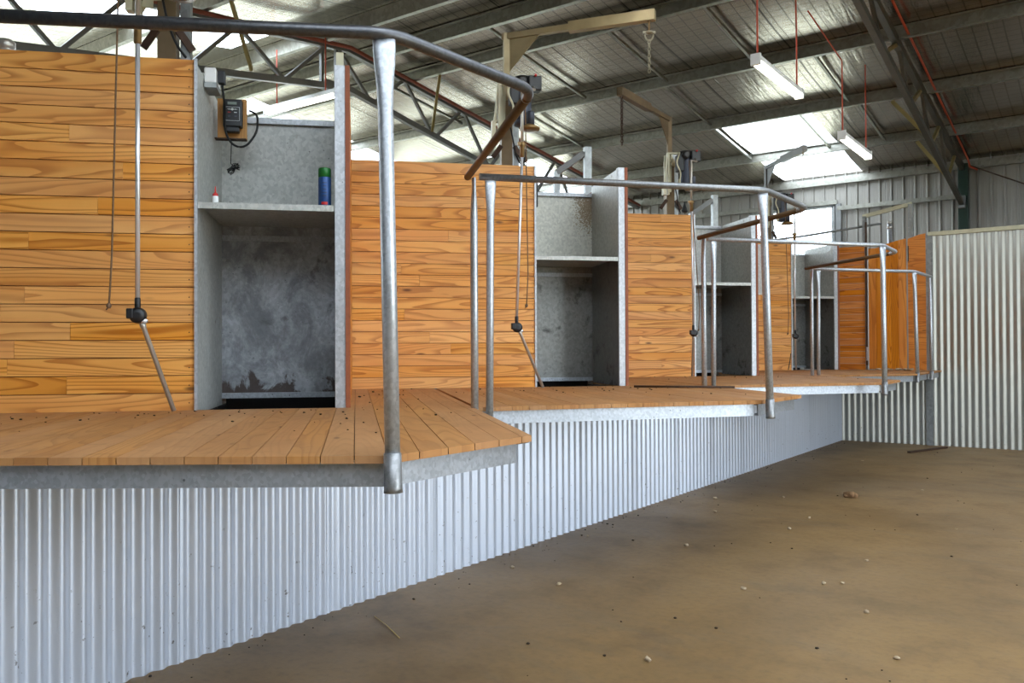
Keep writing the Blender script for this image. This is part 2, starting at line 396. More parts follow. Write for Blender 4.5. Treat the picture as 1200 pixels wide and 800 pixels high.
def window(name,p,q,z0,z1,nrm,mull=1):
    P=Vector(p); Q=Vector(q); d=(Q-P).normalized(); n=Vector(nrm)
    m=MB(); t=.05
    c=lambda a,z:(P+d*a+n*.03+Vector((0,0,z)))
    L=(Q-P).length
    for z in(z0,z1): m.bar(c(0,z),c(L,z),.06,t)
    for a in [L*k/mull for k in range(mull+1)]: m.bar(c(a,z0),c(a,z1),t,.06,up=n)
    f=structure(m.build(name,M['galv_plain']))
    g=MB().bar(c(0,(z0+z1)/2),c(L,(z0+z1)/2),.006,z1-z0).build('pane',M['pane'],f)
    return f
window('window_1',(-5.65,Y_BACK,0),(-4.13,Y_BACK,0),1.0,3.80,(0,-1,0),1)
window('window_2',(-15.6,Y_BACK,0),(-9.9,Y_BACK,0),1.0,3.85,(0,-1,0),4)
window('window_3',(X_LEFT,-3.0,0),(X_LEFT,6.0,0),.5,4.3,(1,0,0),4)
window('window_4',(X_LEFT,6.0,0),(X_LEFT,15,0),.5,4.3,(1,0,0),4)
m=MB().bar((X_RIGHT-.05,DOOR[0],0),(X_RIGHT-.05,DOOR[0],DOOR[2]),.12,.12).bar((X_RIGHT-.05,DOOR[1],0),(X_RIGHT-.05,DOOR[1],DOOR[2]),.12,.12).bar((X_RIGHT-.05,DOOR[0],DOOR[2]),(X_RIGHT-.05,DOOR[1],DOOR[2]),.12,.12)
structure(m.build('door_1',M['galv_plain']))
# eave beam, wall girt, window jamb
m=MB().box(((X_LEFT+X_RIGHT)/2,Y_BACK-.10,4.24),(Ltot,.06,.12)); structure(m.build('trim_3',M['purlin']))
m=MB().bar((-4.05,Y_BACK-.08,3.745),(-2.1,Y_BACK-.08,3.745),.05,.075).bar((X_LEFT,Y_BACK-.08,3.86),(-4.05,Y_BACK-.08,3.86),.05,.075); structure(m.build('trim_4',M['purlin']))
m=MB().box((-4.03,Y_BACK-.07,3.2),(.09,.06,1.25)); structure(m.build('trim_5',M['truss']))
m=MB().bar((-1.95,Y_BACK-.08,3.745),(X_RIGHT,Y_BACK-.08,3.745),.05,.075)

# ceiling of foil, one mesh of both slopes, leaving the roof lights open
FO=.10
SKY=[(-15.2,-13.4,8.3,15.66),(-15.2,-13.4,-3.4,6.8),(-5.0,-3.62,12.3,15.66),(-12.2,-11.0,8.3,15.66),(-12.2,-11.0,-3.4,6.8),(-9.4,-8.4,-3.4,6.8),(-9.6,-8.6,12.2,15.66),(.8,2.0,8.9,15.66),(-.6,.6,-3.4,6.8),(2.0,3.2,-3.4,6.8),(4.4,5.6,-3.4,6.8)]  # strips over the open floor are unseen, added to light the boards from above
ys=[Y_FRONT,-1.5,.2,1.92,3.64,5.36,7.08,7.5,7.92,8.75,10.5,12.25,14.0,Y_BACK]
sub=[]
for a,b in zip(ys[:-1],ys[1:]):
    k=6 if b-a>1 else 2
    for i in range(k): sub.append((a+(b-a)*i/k, .028*math.sin(PI*i/k) if b-a>1 else 0))
sub.append((Y_BACK,0))
sub=sorted(set(sub+[(y,0) for s in SKY for y in (s[2],s[3])]))
xs=sorted(set([X_LEFT+Ltot*i/26 for i in range(27)]+[x for s in SKY for x in s[:2]]))
vs=[(x,y,roof_z(y)+FO-sg) for y,sg in sub for x in xs]; fs=[]
for j in range(len(sub)-1):
    for i in range(len(xs)-1):
        cx=(xs[i]+xs[i+1])/2; cy=(sub[j][0]+sub[j+1][0])/2
        if any(s[0]<cx<s[1] and s[2]<cy<s[3] for s in SKY): continue
        a=j*len(xs)+i; fs.append((a,a+1,a+len(xs)+1,a+len(xs)))
structure(MB()._add(vs,fs,True).build('ceiling',M['foil']))
for k,s in enumerate(SKY):
    m=MB(); z=lambda y:roof_z(y)+FO+.03; n=int((s[1]-s[0])/.019); vv=[]; ff=[]
    for i in range(n+1):
        x=s[0]-.05+(s[1]-s[0]+.1)*i/n; dz=.008*math.cos(2*PI*i/4)
        vv+=[(x,s[2],z(s[2])+dz),(x,s[3],z(s[3])+dz)]
    for i in range(n): ff.append((2*i,2*i+2,2*i+3,2*i+1))
    structure(m._add(vv,ff,True).build('window_%d'%(5+k),M['skylight']))

# ------------------------------------------------------------------ roof steel
ORD=['first','second','third','fourth','fifth','sixth','seventh','eighth']
def c_section(m,y,x0,x1,zt,h=.15,w=.062,t=.006,flip=1):
    pts=[(0,0),(w,0),(w,-.018),(w-t,-.018),(w-t,-t),(t,-t),(t,-h+t),(w-t,-h+t),(w-t,-h+.018),(w,-h+.018),(w,-h),(0,-h)]
    return m.prism([(flip*a,b) for a,b in pts],x0,x1,lambda a,b,c:(c,y+a,zt+b))
far=[(7.95,'galvanised purlin just on the far side of the roof ridge'),(8.75,'galvanised purlin, next one out from the ridge on the far slope'),(10.5,'galvanised purlin above the cream jib with the long hook'),(12.25,'galvanised purlin at the upper end of the bright roof light'),(14.0,'galvanised purlin crossing the bright roof light, nearest the eave')]
near=[(7.05,'galvanised purlin just on the near side of the roof ridge'),(5.36,'galvanised purlin on the near slope, next one in from the ridge'),(3.64,'galvanised purlin on the near slope over the first stand'),(1.92,'galvanised purlin on the near slope close to the front wall')]
for y,l in far+near:
    zt=roof_z(y)+.095
    o=c_section(MB(),y,X_LEFT+.05,X_RIGHT-.05,zt,h=.18 if abs(y-7.5)<.6 else .15,flip=1 if y<7.5 else -1).build('roof_purlin',M['purlin'])
    tag(o,l,'purlin','galvanised roof purlins')
# bridging bars between purlins
BR=[(-4.92,8.8,10.45),(-5.02,10.58,12.2),(-6.15,7.98,8.7),(-3.7,8.8,10.45),(-8.5,8.8,10.45),(-6.2,8.8,10.45),(-7.3,10.58,12.2),(-3.72,12.3,13.95),(-5.03,12.3,13.95),(-2.9,12.3,13.95),(-3.0,10.58,12.2)]
for i,(x,a,b) in enumerate(BR):
    pass
BL=['bridging bar between purlins, over the hook of the cream jib','bridging bar running down from that purlin towards the third motor','bridging bar beside the ridge, upper middle of the roof','bridging bar beside the first hanging lamp near the top of the roof','bridging bar over the left truss, second bay from the ridge','bridging bar above the second motor column','bridging bar over the left truss, third bay from the ridge','bridging bar crossing the middle of the bright roof light','bridging bar along the left edge of the bright roof light','bridging bar just right of the bright roof light','bridging bar above the second hanging lamp']
for (x,a,b),l in zip(BR,BL):
    o=MB().bar((x,a,roof_z(a)+.01),(x,b,roof_z(b)+.01),.035,.035).build('bridging_bar',M['purlin']); tag(o,l,'steel bar','bridging bars between the purlins')

def truss(name,label,X,y0,y1,bots,zb,mc,mw,mw2):
    t=thing(name,label,'roof truss',(X,y1,0))
    L=lambda y,z,dx=0:(dx,y-y1,z)
    zt=lambda y:roof_z(y)-.09
    m=MB()
    ysx=[y0]+([7.5] if y0<7.5<y1 else [])+[y1]
    for a,b in zip(ysx[:-1],ysx[1:]): m.bar(L(a,zt(a)),L(b,zt(b)),.07,.09)
    m.build('top_chord',mc,t)
    m=MB()
    for a,b in zip(ysx[:-1],ysx[1:]): m.bar(L(a,zb(a)),L(b,zb(b)),.065,.075)
    m.build('bottom_chord',mc,t)
    for (ya,top) in bots:
        MB().bar(L(ya,zb(ya)),L(top,zt(top)),.038,.042).build('web_member',mw if top<=ya else mw2,t)
    return t,L,zt
# truss over the pens (left) and truss that ends at the green column (right)
webL=[]
for b in (-.3,1.08,2.46,3.87,5.2,6.5):
    webL+=[(b-.03,b-.68),(b+.03,b+.68)]
for b in (7.95,9.2,10.5,11.8,13.1,14.4):
    webL+=[(b-.03,b-.62),(b+.03,b+.62)]
webL+=[(7.08,7.08),(7.32,7.32)]
zbL=lambda y:4.62-.160*abs(y-7.4)
tL,LL,ztL=truss('roof_truss','grey steel roof truss over the pens at left, rising to the ridge',-8.0,Y_FRONT+.1,Y_BACK-.1,webL,zbL,M['truss'],M['truss'],M['truss'])
m=MB().tube([LL(-3,ztL(-3)+.0,.075),LL(7.5,ztL(7.5)+.0,.075),LL(Y_BACK-.2,ztL(Y_BACK-.2)+.0,.075)],.026,10)
tag(m.build('conduit',M['oxide'],tL),'rust red conduit along the top chord')
MB().box(LL(7.2,zbL(7.2)-.03),(.10,.16,.12)).build('splice_plate',M['truss'],tL)
webR=[]
for b in (8.3,9.75,11.2,12.6,14.0):
    webR+=[(b-.09,b-.62),(b+.09,b+.76)]
zbR=lambda y:3.57+(15.6-y)*.157
tR,LR,ztR=truss('roof_truss','grey steel roof truss at right ending on the dark green column',-2.04,7.5,Y_BACK-.1,webR,zbR,M['truss_dark'],M['truss_dark'],M['brass_steel'])
m=MB().tube([LR(7.5,ztR(7.5)+.07,.13),LR(11,ztR(11)+.07,.13),LR(15.2,ztR(15.2)+.05,.12),LR(15.45,ztR(15.5)+.0,.12),LR(15.5,ztR(15.5)-.06,.22)],.014,10)
tag(m.build('conduit',M['orange'],tR),'bright orange conduit looping off at the column')
MB().box(LR(15.5,3.62),(.10,.22,.20)).build('end_plate',M['truss'],tR)
FB=[(-2.04,12.3,12.3,'yellow fly brace from the purlin to the right truss, upper one'),(-2.04,14.05,14.05,'yellow fly brace from the purlin to the right truss, lower one')]
for x,a,b,l in FB:
    zb=zbR(b); o=MB().bar((x-.42,a,roof_z(a)-.05),(x-.03,b,zbR(b)+.02),.04,.05).build('fly_brace',M['brass_steel']); tag(o,l,'brace','yellow fly braces on the trusses')
for a,b,l in [(5.4,6.0,'yellow fly brace beside the zigzag of the left truss, before the ridge'),(8.75,9.1,'yellow fly brace beside the zigzag of the left truss, past the ridge')]:
    o=MB().bar((-7.5,a,roof_z(a)-.04),(-7.95,b,zbL(b)+.03),.035,.04).build('fly_brace',M['brass_steel']); tag(o,l,'brace','yellow fly braces on the trusses')
o=MB().box((-2.03,Y_BACK-.14,2.13),(.15,.16,4.26)).build('green_column',M['dark_green'],bevel=.006); tag(o,'dark green painted steel column against the far wall under the right truss','column')
o=MB().tube([(-1.93,Y_BACK-.15,4.22),(.2,Y_BACK-.15,3.13),(6.3,Y_BACK-.15,.0)],.011,8).build('brace_rod',M['rust']); tag(o,'thin dark brace rod slanting down right from the green column','rod')
o=MB().tube([(-5.4,12.35,2.78),(-3.68,12.35,2.865),(-2.62,12.35,2.95)],.016,8).build('pipe_rail',M['truss']); tag(o,'thin grey pipe crossing in front of the white window','pipe')

# hanging fluorescent lamps
def batten(label,c,L,rz,cords,group='hanging fluorescent lamps'):
    t=thing('fluorescent_lamp',label,'lamp',c,rz,group)
    prof=[(-.038,.0),(-.038,.045),(-.026,.06),(.026,.06),(.038,.045),(.038,0)]
    MB().prism(prof,-L/2,L/2,lambda a,b,k:(a,k,b)).build('housing',M['white'],t)
    d=[(-.042,.0),(.042,.0),(.038,-.026),(.02,-.038),(-.02,-.038),(-.038,-.026)]
    MB().prism(d,-L/2+.02,L/2-.02,lambda a,b,k:(a,k,b-.001)).build('diffuser',M['lamp'],t)
    for s in(-1,1): MB().box((0,s*L/2,.010),(.088,.03,.10)).build('end_cap',M['white'],t)
    for y,path in cords: MB().tube([(a,b,z) for a,b,z in path],.0085,6).build('suspension_cord',M['orange'],t)
    return t
def cord(y,top,dx=0,dy=0,k=None): return (y,[(0,y,.06),(0,y,k if k else top*.5),(dx,y+dy,top)])
batten('lit fluorescent batten hung on two orange cords, higher of the two over the floor',(-2.57,7.9,3.78),1.25,0,[cord(-.58,1.38),cord(.55,1.3,.02,-.1)])
batten('lit fluorescent batten nearest the far wall, left of the right truss',(-2.47,10.35,3.60),1.22,0,[cord(-.58,1.2,-.15,-.75,.85),cord(.5,1.1)])
batten('lit fluorescent batten at the top edge of the view, nearest overhead',(-2.69,4.7,3.80),1.25,0,[cord(-.55,1.1),cord(.55,1.1)])
t=batten('lit fluorescent batten over the pens, seen above the first chute',(-8.12,6.85,4.28),1.3,PI/2,[cord(-.45,.75),cord(.45,.75)])

# ------------------------------------------------------------------ shearing stands
WALLTOP=1.676
NTH={1:'first',2:'second',3:'third',4:'fourth'}
WHERE={1:'nearest the camera',2:'behind the first pair of rail posts',3:'third along the row',4:'farthest, beside the end wall'}
def planks(m,x0,x1,z0,z1,rows,th=.02,gap=.0042,y=0,minl=.5):
    h=(z1-z0)/rows
    for r in range(rows):
        a=z0+r*h; b=a+h-gap
        cuts=[x0]
        if random.random()<.62 and x1-x0>1: 
            c=random.uniform(x0+.25,x1-.25); cuts.append(c)
            if x1-c>1.2 and random.random()<.5: cuts.append(random.uniform(c+.4,x1-.3))
        cuts.append(x1)
        for u,v in zip(cuts[:-1],cuts[1:]):
            m.tone=rnd(); e=.0014
            yy=y+random.uniform(0,.0012)
            m.box(((u+v)/2,yy+th/2,(a+b)/2),(v-u-e,th,b-a))
    return m
FRONT={1:[(-2.2,-1.54),(.198,-1.958),(.672,-1.512)],2:[(-1.405,-2.138),(.185,-1.955),(.672,-1.512)],3:[(-1.405,-2.138),(.2,-1.96),(.672,-1.505)],4:[(-1.405,-2.138),(-.11,-1.945),(.5,-1.343),(1.087,-.782)]}
def fy_at(F,x):
    for (a,b),(c,d) in zip(F[:-1],F[1:]):
        if a-1e-6<=x<=c+1e-6: return b+(d-b)*(x-a)/(c-a)
    return F[-1][1]
PW=.0885
for n in (1,2,3,4):
    F=FRONT[n]
    t=stand_thing('shearing_platform',{1:'nearest timber shearing platform on a galvanised beam, with a pointed corner',2:'second timber shearing platform, behind the first pair of rail posts',3:'third timber shearing platform, with dark chute behind',4:'small farthest timber shearing platform against the end wall'}[n],'platform',n,'sawtooth shearing platforms')
    dk=MB(); x=F[0][0]; back=lambda x:(2.0 if x>.075 else .016)
    lim=(lambda q,xm:min(back(xm),.33-1.046*q)) if n==4 else (lambda q,xm:back(xm))
    g=.0024
    while x<F[-1][0]-1e-4:
        x2=min(x+PW,F[-1][0]); dk.tone=rnd(); zt=random.uniform(-.001,0)
        cuts=[x]+([.075] if x+.004<.075<x2-.004 else [])+[x2]
        for u,v in zip(cuts[:-1],cuts[1:]):
            e=v-g if v==x2 else v; xm=(u+v)/2
            fr=[u]+[p[0] for p in F[1:-1] if u+.002<p[0]<e-.002]+[e]
            pts=[(q,fy_at(F,q)) for q in fr]+[(e,max(lim(e,xm),fy_at(F,e)+.001)),(u,max(lim(u,xm),fy_at(F,u)+.001))]
            dk.prism(pts,-.021,zt)
        x=x2
    ub=MB(); pts=[(a,b+.05) for a,b in F]; 
    if n==4: pts+=[(.3,.0),(-1.2,.0),(F[0][0],.0)]
    else: pts+=[(F[-1][0]-.01,1.98),(.08,1.98),(.08,.0),(F[0][0],.0)]
    ub.prism(pts,-.03,-.0225); ub.build('gap_light_stop',M['rust'],t)  # added sheet that keeps light from below out of the plank gaps
    dk.build('deck',M['pine_deck'],t)
    # edge beams under the front of the boards
    pf=[Vector((a,b,0)) for a,b in F]
    for i in range(len(pf)-1):
        a,b=pf[i],pf[i+1]; d=(b-a).normalized(); nn=Vector((-d.y,d.x,0))
        q0=a+nn*.032+d*(0.02 if i else 0); q1=b+nn*.032-d*(.03 if i==0 else .05)
        m=MB(); zc=-.021-.033
        m.bar(q0+Vector((0,0,zc)),q1+Vector((0,0,zc)),.006,.066)
        for s in(-1,1): m.bar(q0+nn*.02+Vector((0,0,zc+s*.030)),q1+nn*.02+Vector((0,0,zc+s*.030)),.04,.006)
        m.box(q1+nn*.02+Vector((0,0,zc)),(.04,.006,.066),Matrix.Rotation(math.atan2(nn.y,nn.x),3,'Z'))
        m.build('edge_beam',M['galv_beam'],t)
    if n<4:
        m=MB().bar((.60,-1.2,-.054),(.60,1.9,-.054),.04,.066); m.build('side_beam',M['galv_beam'],t)

# guard rails: pipe rail on flattened posts
def fillet(P,r,k=6):
    out=[Vector(P[0])]
    for i in range(1,len(P)-1):
        a,b,c=Vector(P[i-1]),Vector(P[i]),Vector(P[i+1]); u=(a-b).normalized(); v=(c-b).normalized()
        p0=b+u*r; p1=b+v*r
        for j in range(k+1):
            s=j/k; out.append(p0*(1-s)**2+b*2*s*(1-s)+p1*s*s)
    out.append(Vector(P[-1])); return out
def post(top,bot,along,r=.0205,sleeve=None):
    # round pipe hammered flat at its top, wide along the rail
    top=Vector(top); bot=Vector(bot); al=Vector(along).normalized(); ac=Vector((-al.y,al.x,0)); L=(top-bot).length
    rings=[]
    for f,ra,rb in [(0,1,1),(.5,1,1),(1-.20/L,1,1),(1-.13/L,1.12,.86),(1-.07/L,1.38,.6),(1-.03/L,1.48,.5),(1,1.5,.5)]:
        c=bot.lerp(top,f); rings.append([c+(al*math.cos(2*PI*k/16)*ra+ac*math.sin(2*PI*k/16)*rb)*r for k in range(16)])
    return MB().loft(rings)
RAIL={1:dict(S=(-2.53,.73),P=(-1.572,1.634),T=(-1.545,2.262),U=(-2.557,3.194),pb=(-1.559,1.624),pt=(-1.592,1.628),up=(-2.536,3.209)),
      2:dict(S=(-2.527,3.243),P=(-1.523,4.43),T=(-1.512,5.14),U=(-2.559,6.008),pb=(-1.53,4.52),pt=(-1.535,4.44),up=(-2.545,6.03)),
      3:dict(S=(-2.557,6.134),P=(-1.56,7.39),T=(-1.572,7.985),U=(-2.639,8.986),pb=(-1.52,7.237),pt=(-1.555,7.37),up=(-2.60,9.0)),
      4:dict(S=(-2.61,9.128),P=(-1.813,10.132),T=(-1.79,10.99),pb=(-1.789,10.138),pt=(-1.813,10.132))}
RL={1:'nearest galvanised pipe guard rail, its tall front post in full view',2:'galvanised pipe guard rail of the second stand, in front of the second chute',3:'galvanised pipe guard rail of the third stand',4:'small galvanised pipe guard rail of the last stand by the end wall'}
ZB=.855
for n,r in RAIL.items():
    base=Vector((r['pb'][0],r['pb'][1],ZB))
    t=thing('guard_rail',RL[n],'railing',base,0,'pipe guard rails of the stands')
    W=lambda p,z:Vector((p[0],p[1],z))-base
    S,P,T=(Vector((*r[k],0)) for k in 'SPT')
    if n<4:
        U=Vector((*r['U'],0)); dTU=(U-T).normalized()
        path=fillet([W(S,ZR),W(P,ZR),W(T,ZR),W(T+dTU*.085,ZR-.004)],.07)
    else: path=fillet([W(S,ZR),W(P,ZR),W(T,ZR)],.06)
    MB().tube(path,.0175,16).build('top_rail',{1:M['rail_shade'],2:M['rail_half_shade'],3:M['galv_pipe'],4:M['galv_pipe']}[n],t)
    if n<4:
        o=MB().tube([W(T+dTU*.06,ZR-.004),W(U+dTU*.03,ZR)],.0172,16).build('return_rail',M['greasy_rail'],t); tag(o,'return rail browned by wool grease')
    sd=(P-S).normalized()
    posts=[]
    if n>1: posts.append((W(S+sd*.055,ZR-.012),W(S+sd*.045,ZD-.12),sd,.0185))
    posts.append((W(r['pt'],ZR-.012),W(r['pb'],ZB),sd,.0205))
    if n<4: posts.append((W(r['up'],ZR-.012),W(r['up'],ZD-.12),dTU,.0185))
    else: posts.append((W((T.x,T.y-.04),ZR-.012),W((T.x+.02,T.y-.1),ZB),Vector((0,1,0)),.0205))
    for a,b,d,rr in posts:
        o=post(a,b,d,rr).build('post',M['galv_pipe'],t)
        if rr>.02: (lambda u:MB().tube([b,b+u*.012,b+u*.105],[.0255,.0245,.0235],16))((a-b).normalized()).build('sleeve',M['rail_half_shade'],o)

# timber walls, catching chutes
CH={1:(-.635,0,0),2:(-.645,0,0),3:(-.622,0,0),4:(-.52,.085,0)}
DEP=.74
SHELF={1:.992,2:.992,3:.975,4:.975}
for n in (1,2,3,4):
    xl,xr,_=CH[n]; x0=-2.3 if n==1 else -2.06
    t=stand_thing('board_wall',{1:'wall of varnished pine boards behind the nearest stand',2:'wall of varnished pine boards behind the second stand, seen between the front rail posts',3:'wall of varnished pine boards behind the third stand',4:'narrow wall of varnished pine boards behind the fourth stand, part of it sheeted with steel'}[n],'wall panel',n,'pine board walls behind the stands')
    m=planks(MB(),x0,xl-.012,.0,WALLTOP,20); m.build('boards',M['pine_wall'],t)
    m=MB().box(((x0+xl-.015)/2,.045,WALLTOP/2-.005),(xl-.015-x0,.045,WALLTOP-.02)); m.build('backing_frame',M['timber_edge'],t)
    if n==4:
        o=MB().box((-1.02,-.004,1.32),(.30,.004,.66)).build('patch_sheet',M['galv_sheet'],t); tag(o,'galvanised patch sheet')
    # chute
    t=stand_thing('catching_chute',{1:'galvanised chute bay with a shelf holding a spray can, nearest',2:'galvanised chute bay of the second stand with rust-stained upper back',3:'galvanised chute bay of the third stand, dark inside',4:'narrow galvanised chute bay of the fourth stand, under the white window'}[n],'chute',n,'galvanised chute bays beside the board walls')
    zs=SHELF[n]
    low=M['galv_back'] if n==1 else M['galv_dark']
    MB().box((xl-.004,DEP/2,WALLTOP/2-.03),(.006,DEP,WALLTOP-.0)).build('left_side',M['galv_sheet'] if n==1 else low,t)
    MB().box((xl-.008,-.004,WALLTOP/2),(.014,.014,WALLTOP)).build('edge_strip',M['jamb'],t)
    zbk={1:1.585,2:1.60,3:1.66,4:1.60}[n]
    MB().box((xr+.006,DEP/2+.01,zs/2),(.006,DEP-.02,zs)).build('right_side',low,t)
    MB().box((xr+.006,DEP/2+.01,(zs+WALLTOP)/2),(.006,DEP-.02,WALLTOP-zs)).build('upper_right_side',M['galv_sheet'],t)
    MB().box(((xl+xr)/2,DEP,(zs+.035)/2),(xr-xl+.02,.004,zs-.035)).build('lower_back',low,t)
    MB().bar((xl,DEP-.012,.03),(xr,DEP-.012,.03),.02,.03).build('back_foot_rail',M['galv_beam'],t)
    MB().bar((xl,DEP-.012,zs-.075),(xr,DEP-.012,zs-.075),.02,.03).build('back_shelf_rail',M['galv_beam'],t)
    MB().box(((xl+xr)/2,DEP,(zs+zbk)/2),(xr-xl+.02,.004,zbk-zs)).build('upper_back',M['galv_rusty'] if n==2 else M['galv_sheet'],t)
    MB().bar((xl,DEP-.012,zbk),(xr,DEP-.012,zbk),.03,.032).build('top_rail',M['jamb'],t)
    m=MB().box(((xl+xr)/2,DEP/2,zs-.004),(xr-xl-.002,DEP-.01,.006)); m.box(((xl+xr)/2,.004,zs-.014),(xr-xl,.012,.03)); m.build('shelf',M['galv_sheet'],t)
    m=MB(); 
    q=[(xl,.05,-.035),(xr,.05,-.035),(xr,DEP+.15,-.6),(xl,DEP+.15,-.6)]; m._add(q+[(a,b,c-.01) for a,b,c in q],[(0,1,2,3),(7,6,5,4),(0,4,5,1),(1,5,6,2),(2,6,7,3),(3,7,4,0)]); m.box(((xl+xr)/2,DEP+.15,-.26),(xr-xl,.01,.70)); m.build('ramp',M['black_rubber'],t)  # black ramp and end panel paint in the dark of the slot
    for xx in (xl-.004,xr+.006): MB().box((xx,DEP/2+.09,-.3),(.006,DEP+.12,.56)).build('dark_slot_side',M['black_rubber'],t)  # black side panels, added to keep the slot dark
    # jamb: galvanised channel with a red-brown timber behind its face
    jt=WALLTOP+.01
    m=MB().box((xr+.030,.004,jt/2),(.048,.008,jt)); m.box((xr+.008,.03,jt/2),(.006,.05,jt)); m.box((xr+.052,.03,jt/2),(.006,.05,jt)); m.build('jamb',M['jamb'],t)
    MB().box((xr+.067,.02,jt/2),(.022,.05,jt)).build('jamb_timber',M['timber_edge'],t)
    if n==1: MB().bar((xr+.03,.05,jt-.05),(xr+.03,.05,jt+.075),.036,.036).build('stub_post',M['cream'],t)
    # partition of boards behind the jamb, running back to the next wall
    if n<4:
        t=stand_thing('side_partition',{1:'timber side partition running back from the jamb right of the first chute',2:'timber side partition running back from the jamb right of the second chute',3:'timber side partition running back from the jamb right of the third chute'}[n],'partition',n,'timber partitions between the stands',dx=xr+.068)
        t.rotation_euler=(0,0,A1+PI/2)
        planks(MB(),.06,1.97,0,WALLTOP-.01,20,y=-.01).build('boards',M['pine_panel'],t)
        MB().box((1.015,.018,(WALLTOP-.01)/2),(1.90,.012,WALLTOP-.02)).build('light_stop_sheet',M['timber_edge'],t)  # added behind the boards to block light through their gaps

# ------------------------------------------------------------------ columns with jib arms, motors, drive tubes
JIB={1:None,2:(1.05,-.40),3:(-.63,-.96),4:(.13,-1.05)}
COLX={1:-.79,2:-.845,3:-.845,4:-.80}
CAM_R=Vector((math.cos(math.radians(35.76)),math.sin(math.radians(35.76)),0)); CAM_F=Vector((-CAM_R.y,CAM_R.x,0))
def chain_links(m,p,n,r=.011,l=.03,wire=.0028):
    for k in range(n):
        c=Vector(p)-Vector((0,0,k*l*.72)); ring=[]
        for i in range(9):
            a=2*PI*i/8; v=Vector((r*.7*math.cos(a),0,l*.5*math.sin(a)))
            if k%2: v=Vector((0,v.x,v.z))
            ring.append(c+v)
        m.tube(ring,wire,5,False)
    return m
for n in (1,2,3,4):
    cw=to_world(n,COLX[n],.135,0)
    t=thing('machine_column',{1:'rust-stained steel column behind the first board wall',2:'rust-stained column with a cream jib arm reaching right, behind the second board wall',3:'rust-stained column with its jib arm swung left, behind the third board wall',4:'thin column with a short raised jib, in front of the bright roof light'}[n],'column',cw,A1,'columns behind the board walls')
    inv=Matrix.Rotation(-A1,3,'Z')
    zt=3.2
    MB().box((-.005,0,(zt)/2),(.085,.09,zt)).build('column',M['column'],t)
    m=MB().box((.073,0,1.7),(.045,.006,3.2)); m.box((.053,.03,1.7),(.006,.06,3.2)); m.box((.093,.03,1.7),(.006,.06,3.2)); m.build('side_channel',M['galv_plain'],t)
    for s in (-1,1):
        MB().bar((s*.05,-.05,2.79),(s*.115,-.035,2.70),.012,.035).build('strap',M['rust'],t)
    MB().lathe([(.062,zt-.06),(.062,zt),(.035,zt+.05),(.03,zt+.09)],seg=12).build('collar',M['jib'],t)
    jd=JIB[n]
    jm={1:M['jib'],2:M['jib'],3:M['column'],4:M['truss']}[n]
    d=(CAM_R*jd[0]+CAM_F*jd[1]) if jd else (CAM_R*-.8+CAM_F*-.6)
    L=d.length; dl=inv@d.normalized(); zj=3.645
    a=Vector((0,0,zj))
    MB().box((0,0,3.44),(.045,.045,.46)).build('upper_post',jm,t)
    MB().bar(a-dl*.03,a+dl*(.52*L+.05),.04,.045).build('jib_arm',jm,t)
    MB().bar(a+dl*.45*L,a+dl*(L+.03),.06,.075).build('jib_sleeve',jm,t)
    g=[Vector((0,0,zj-.02)),Vector((0,0,zj-.30)),dl*.27+Vector((0,0,zj-.02))]; sd=Vector((-dl.y,dl.x,0))*.004
    MB()._add([p-sd for p in g]+[p+sd for p in g],[(0,1,2),(5,4,3),(0,3,4,1),(1,4,5,2),(2,5,3,0)]).build('gusset',jm,t)
    if n>1:
        e=cw+d.normalized()*(L-.015)+Vector((0,0,zj-.035))
        h=thing('hanging_chain',{2:'rusty chain and swivel hook hanging from the long cream jib',3:'long thin chain hanging from the jib swung left',4:'short hook hanging from the raised jib by the roof light'}[n],'chain',e,0,'chains hanging from the jib arms')
        nl={2:9,3:18,4:3}[n]
        if n==2:
            MB().tube([(0,0,.01),(0,0,-.075)],.007,8).build('swivel_bolt',M['bronze'],h)
            MB().lathe([(.01,-.075),(.03,-.08),(.03,-.092),(.01,-.1)],seg=10).build('swivel',M['chain'],h)
            MB().bar(CAM_R*-.045+Vector((0,0,-.085)),CAM_R*.045+Vector((0,0,-.085)),.014,.016).build('cross_bar',M['chain'],h)
            ring=[CAM_R*(.03*math.cos(PI+PI*i/10))+Vector((0,0,-.10-.045*math.sin(PI*i/10))) for i in range(11)]
            MB().tube(ring,.006,8).build('shackle',M['chain'],h)
            chain_links(MB(),(0,0,-.155),nl,.014,.036,.004).build('chain_links',M['chain'],h)
        elif n==3:
            chain_links(MB(),(0,0,-.01),nl,.018,.036,.005).build('chain_links',M['rust'],h)
        else:
            chain_links(MB(),(0,0,-.01),nl).build('chain_links',M['bronze'],h)
            MB().tube([CAM_R*(.022*math.cos(a))+Vector((0,0,-.09+.022*math.sin(a))) for a in [PI*.5+PI*1.4*i/10 for i in range(11)]],.005,6).build('hook',M['bronze'],h)

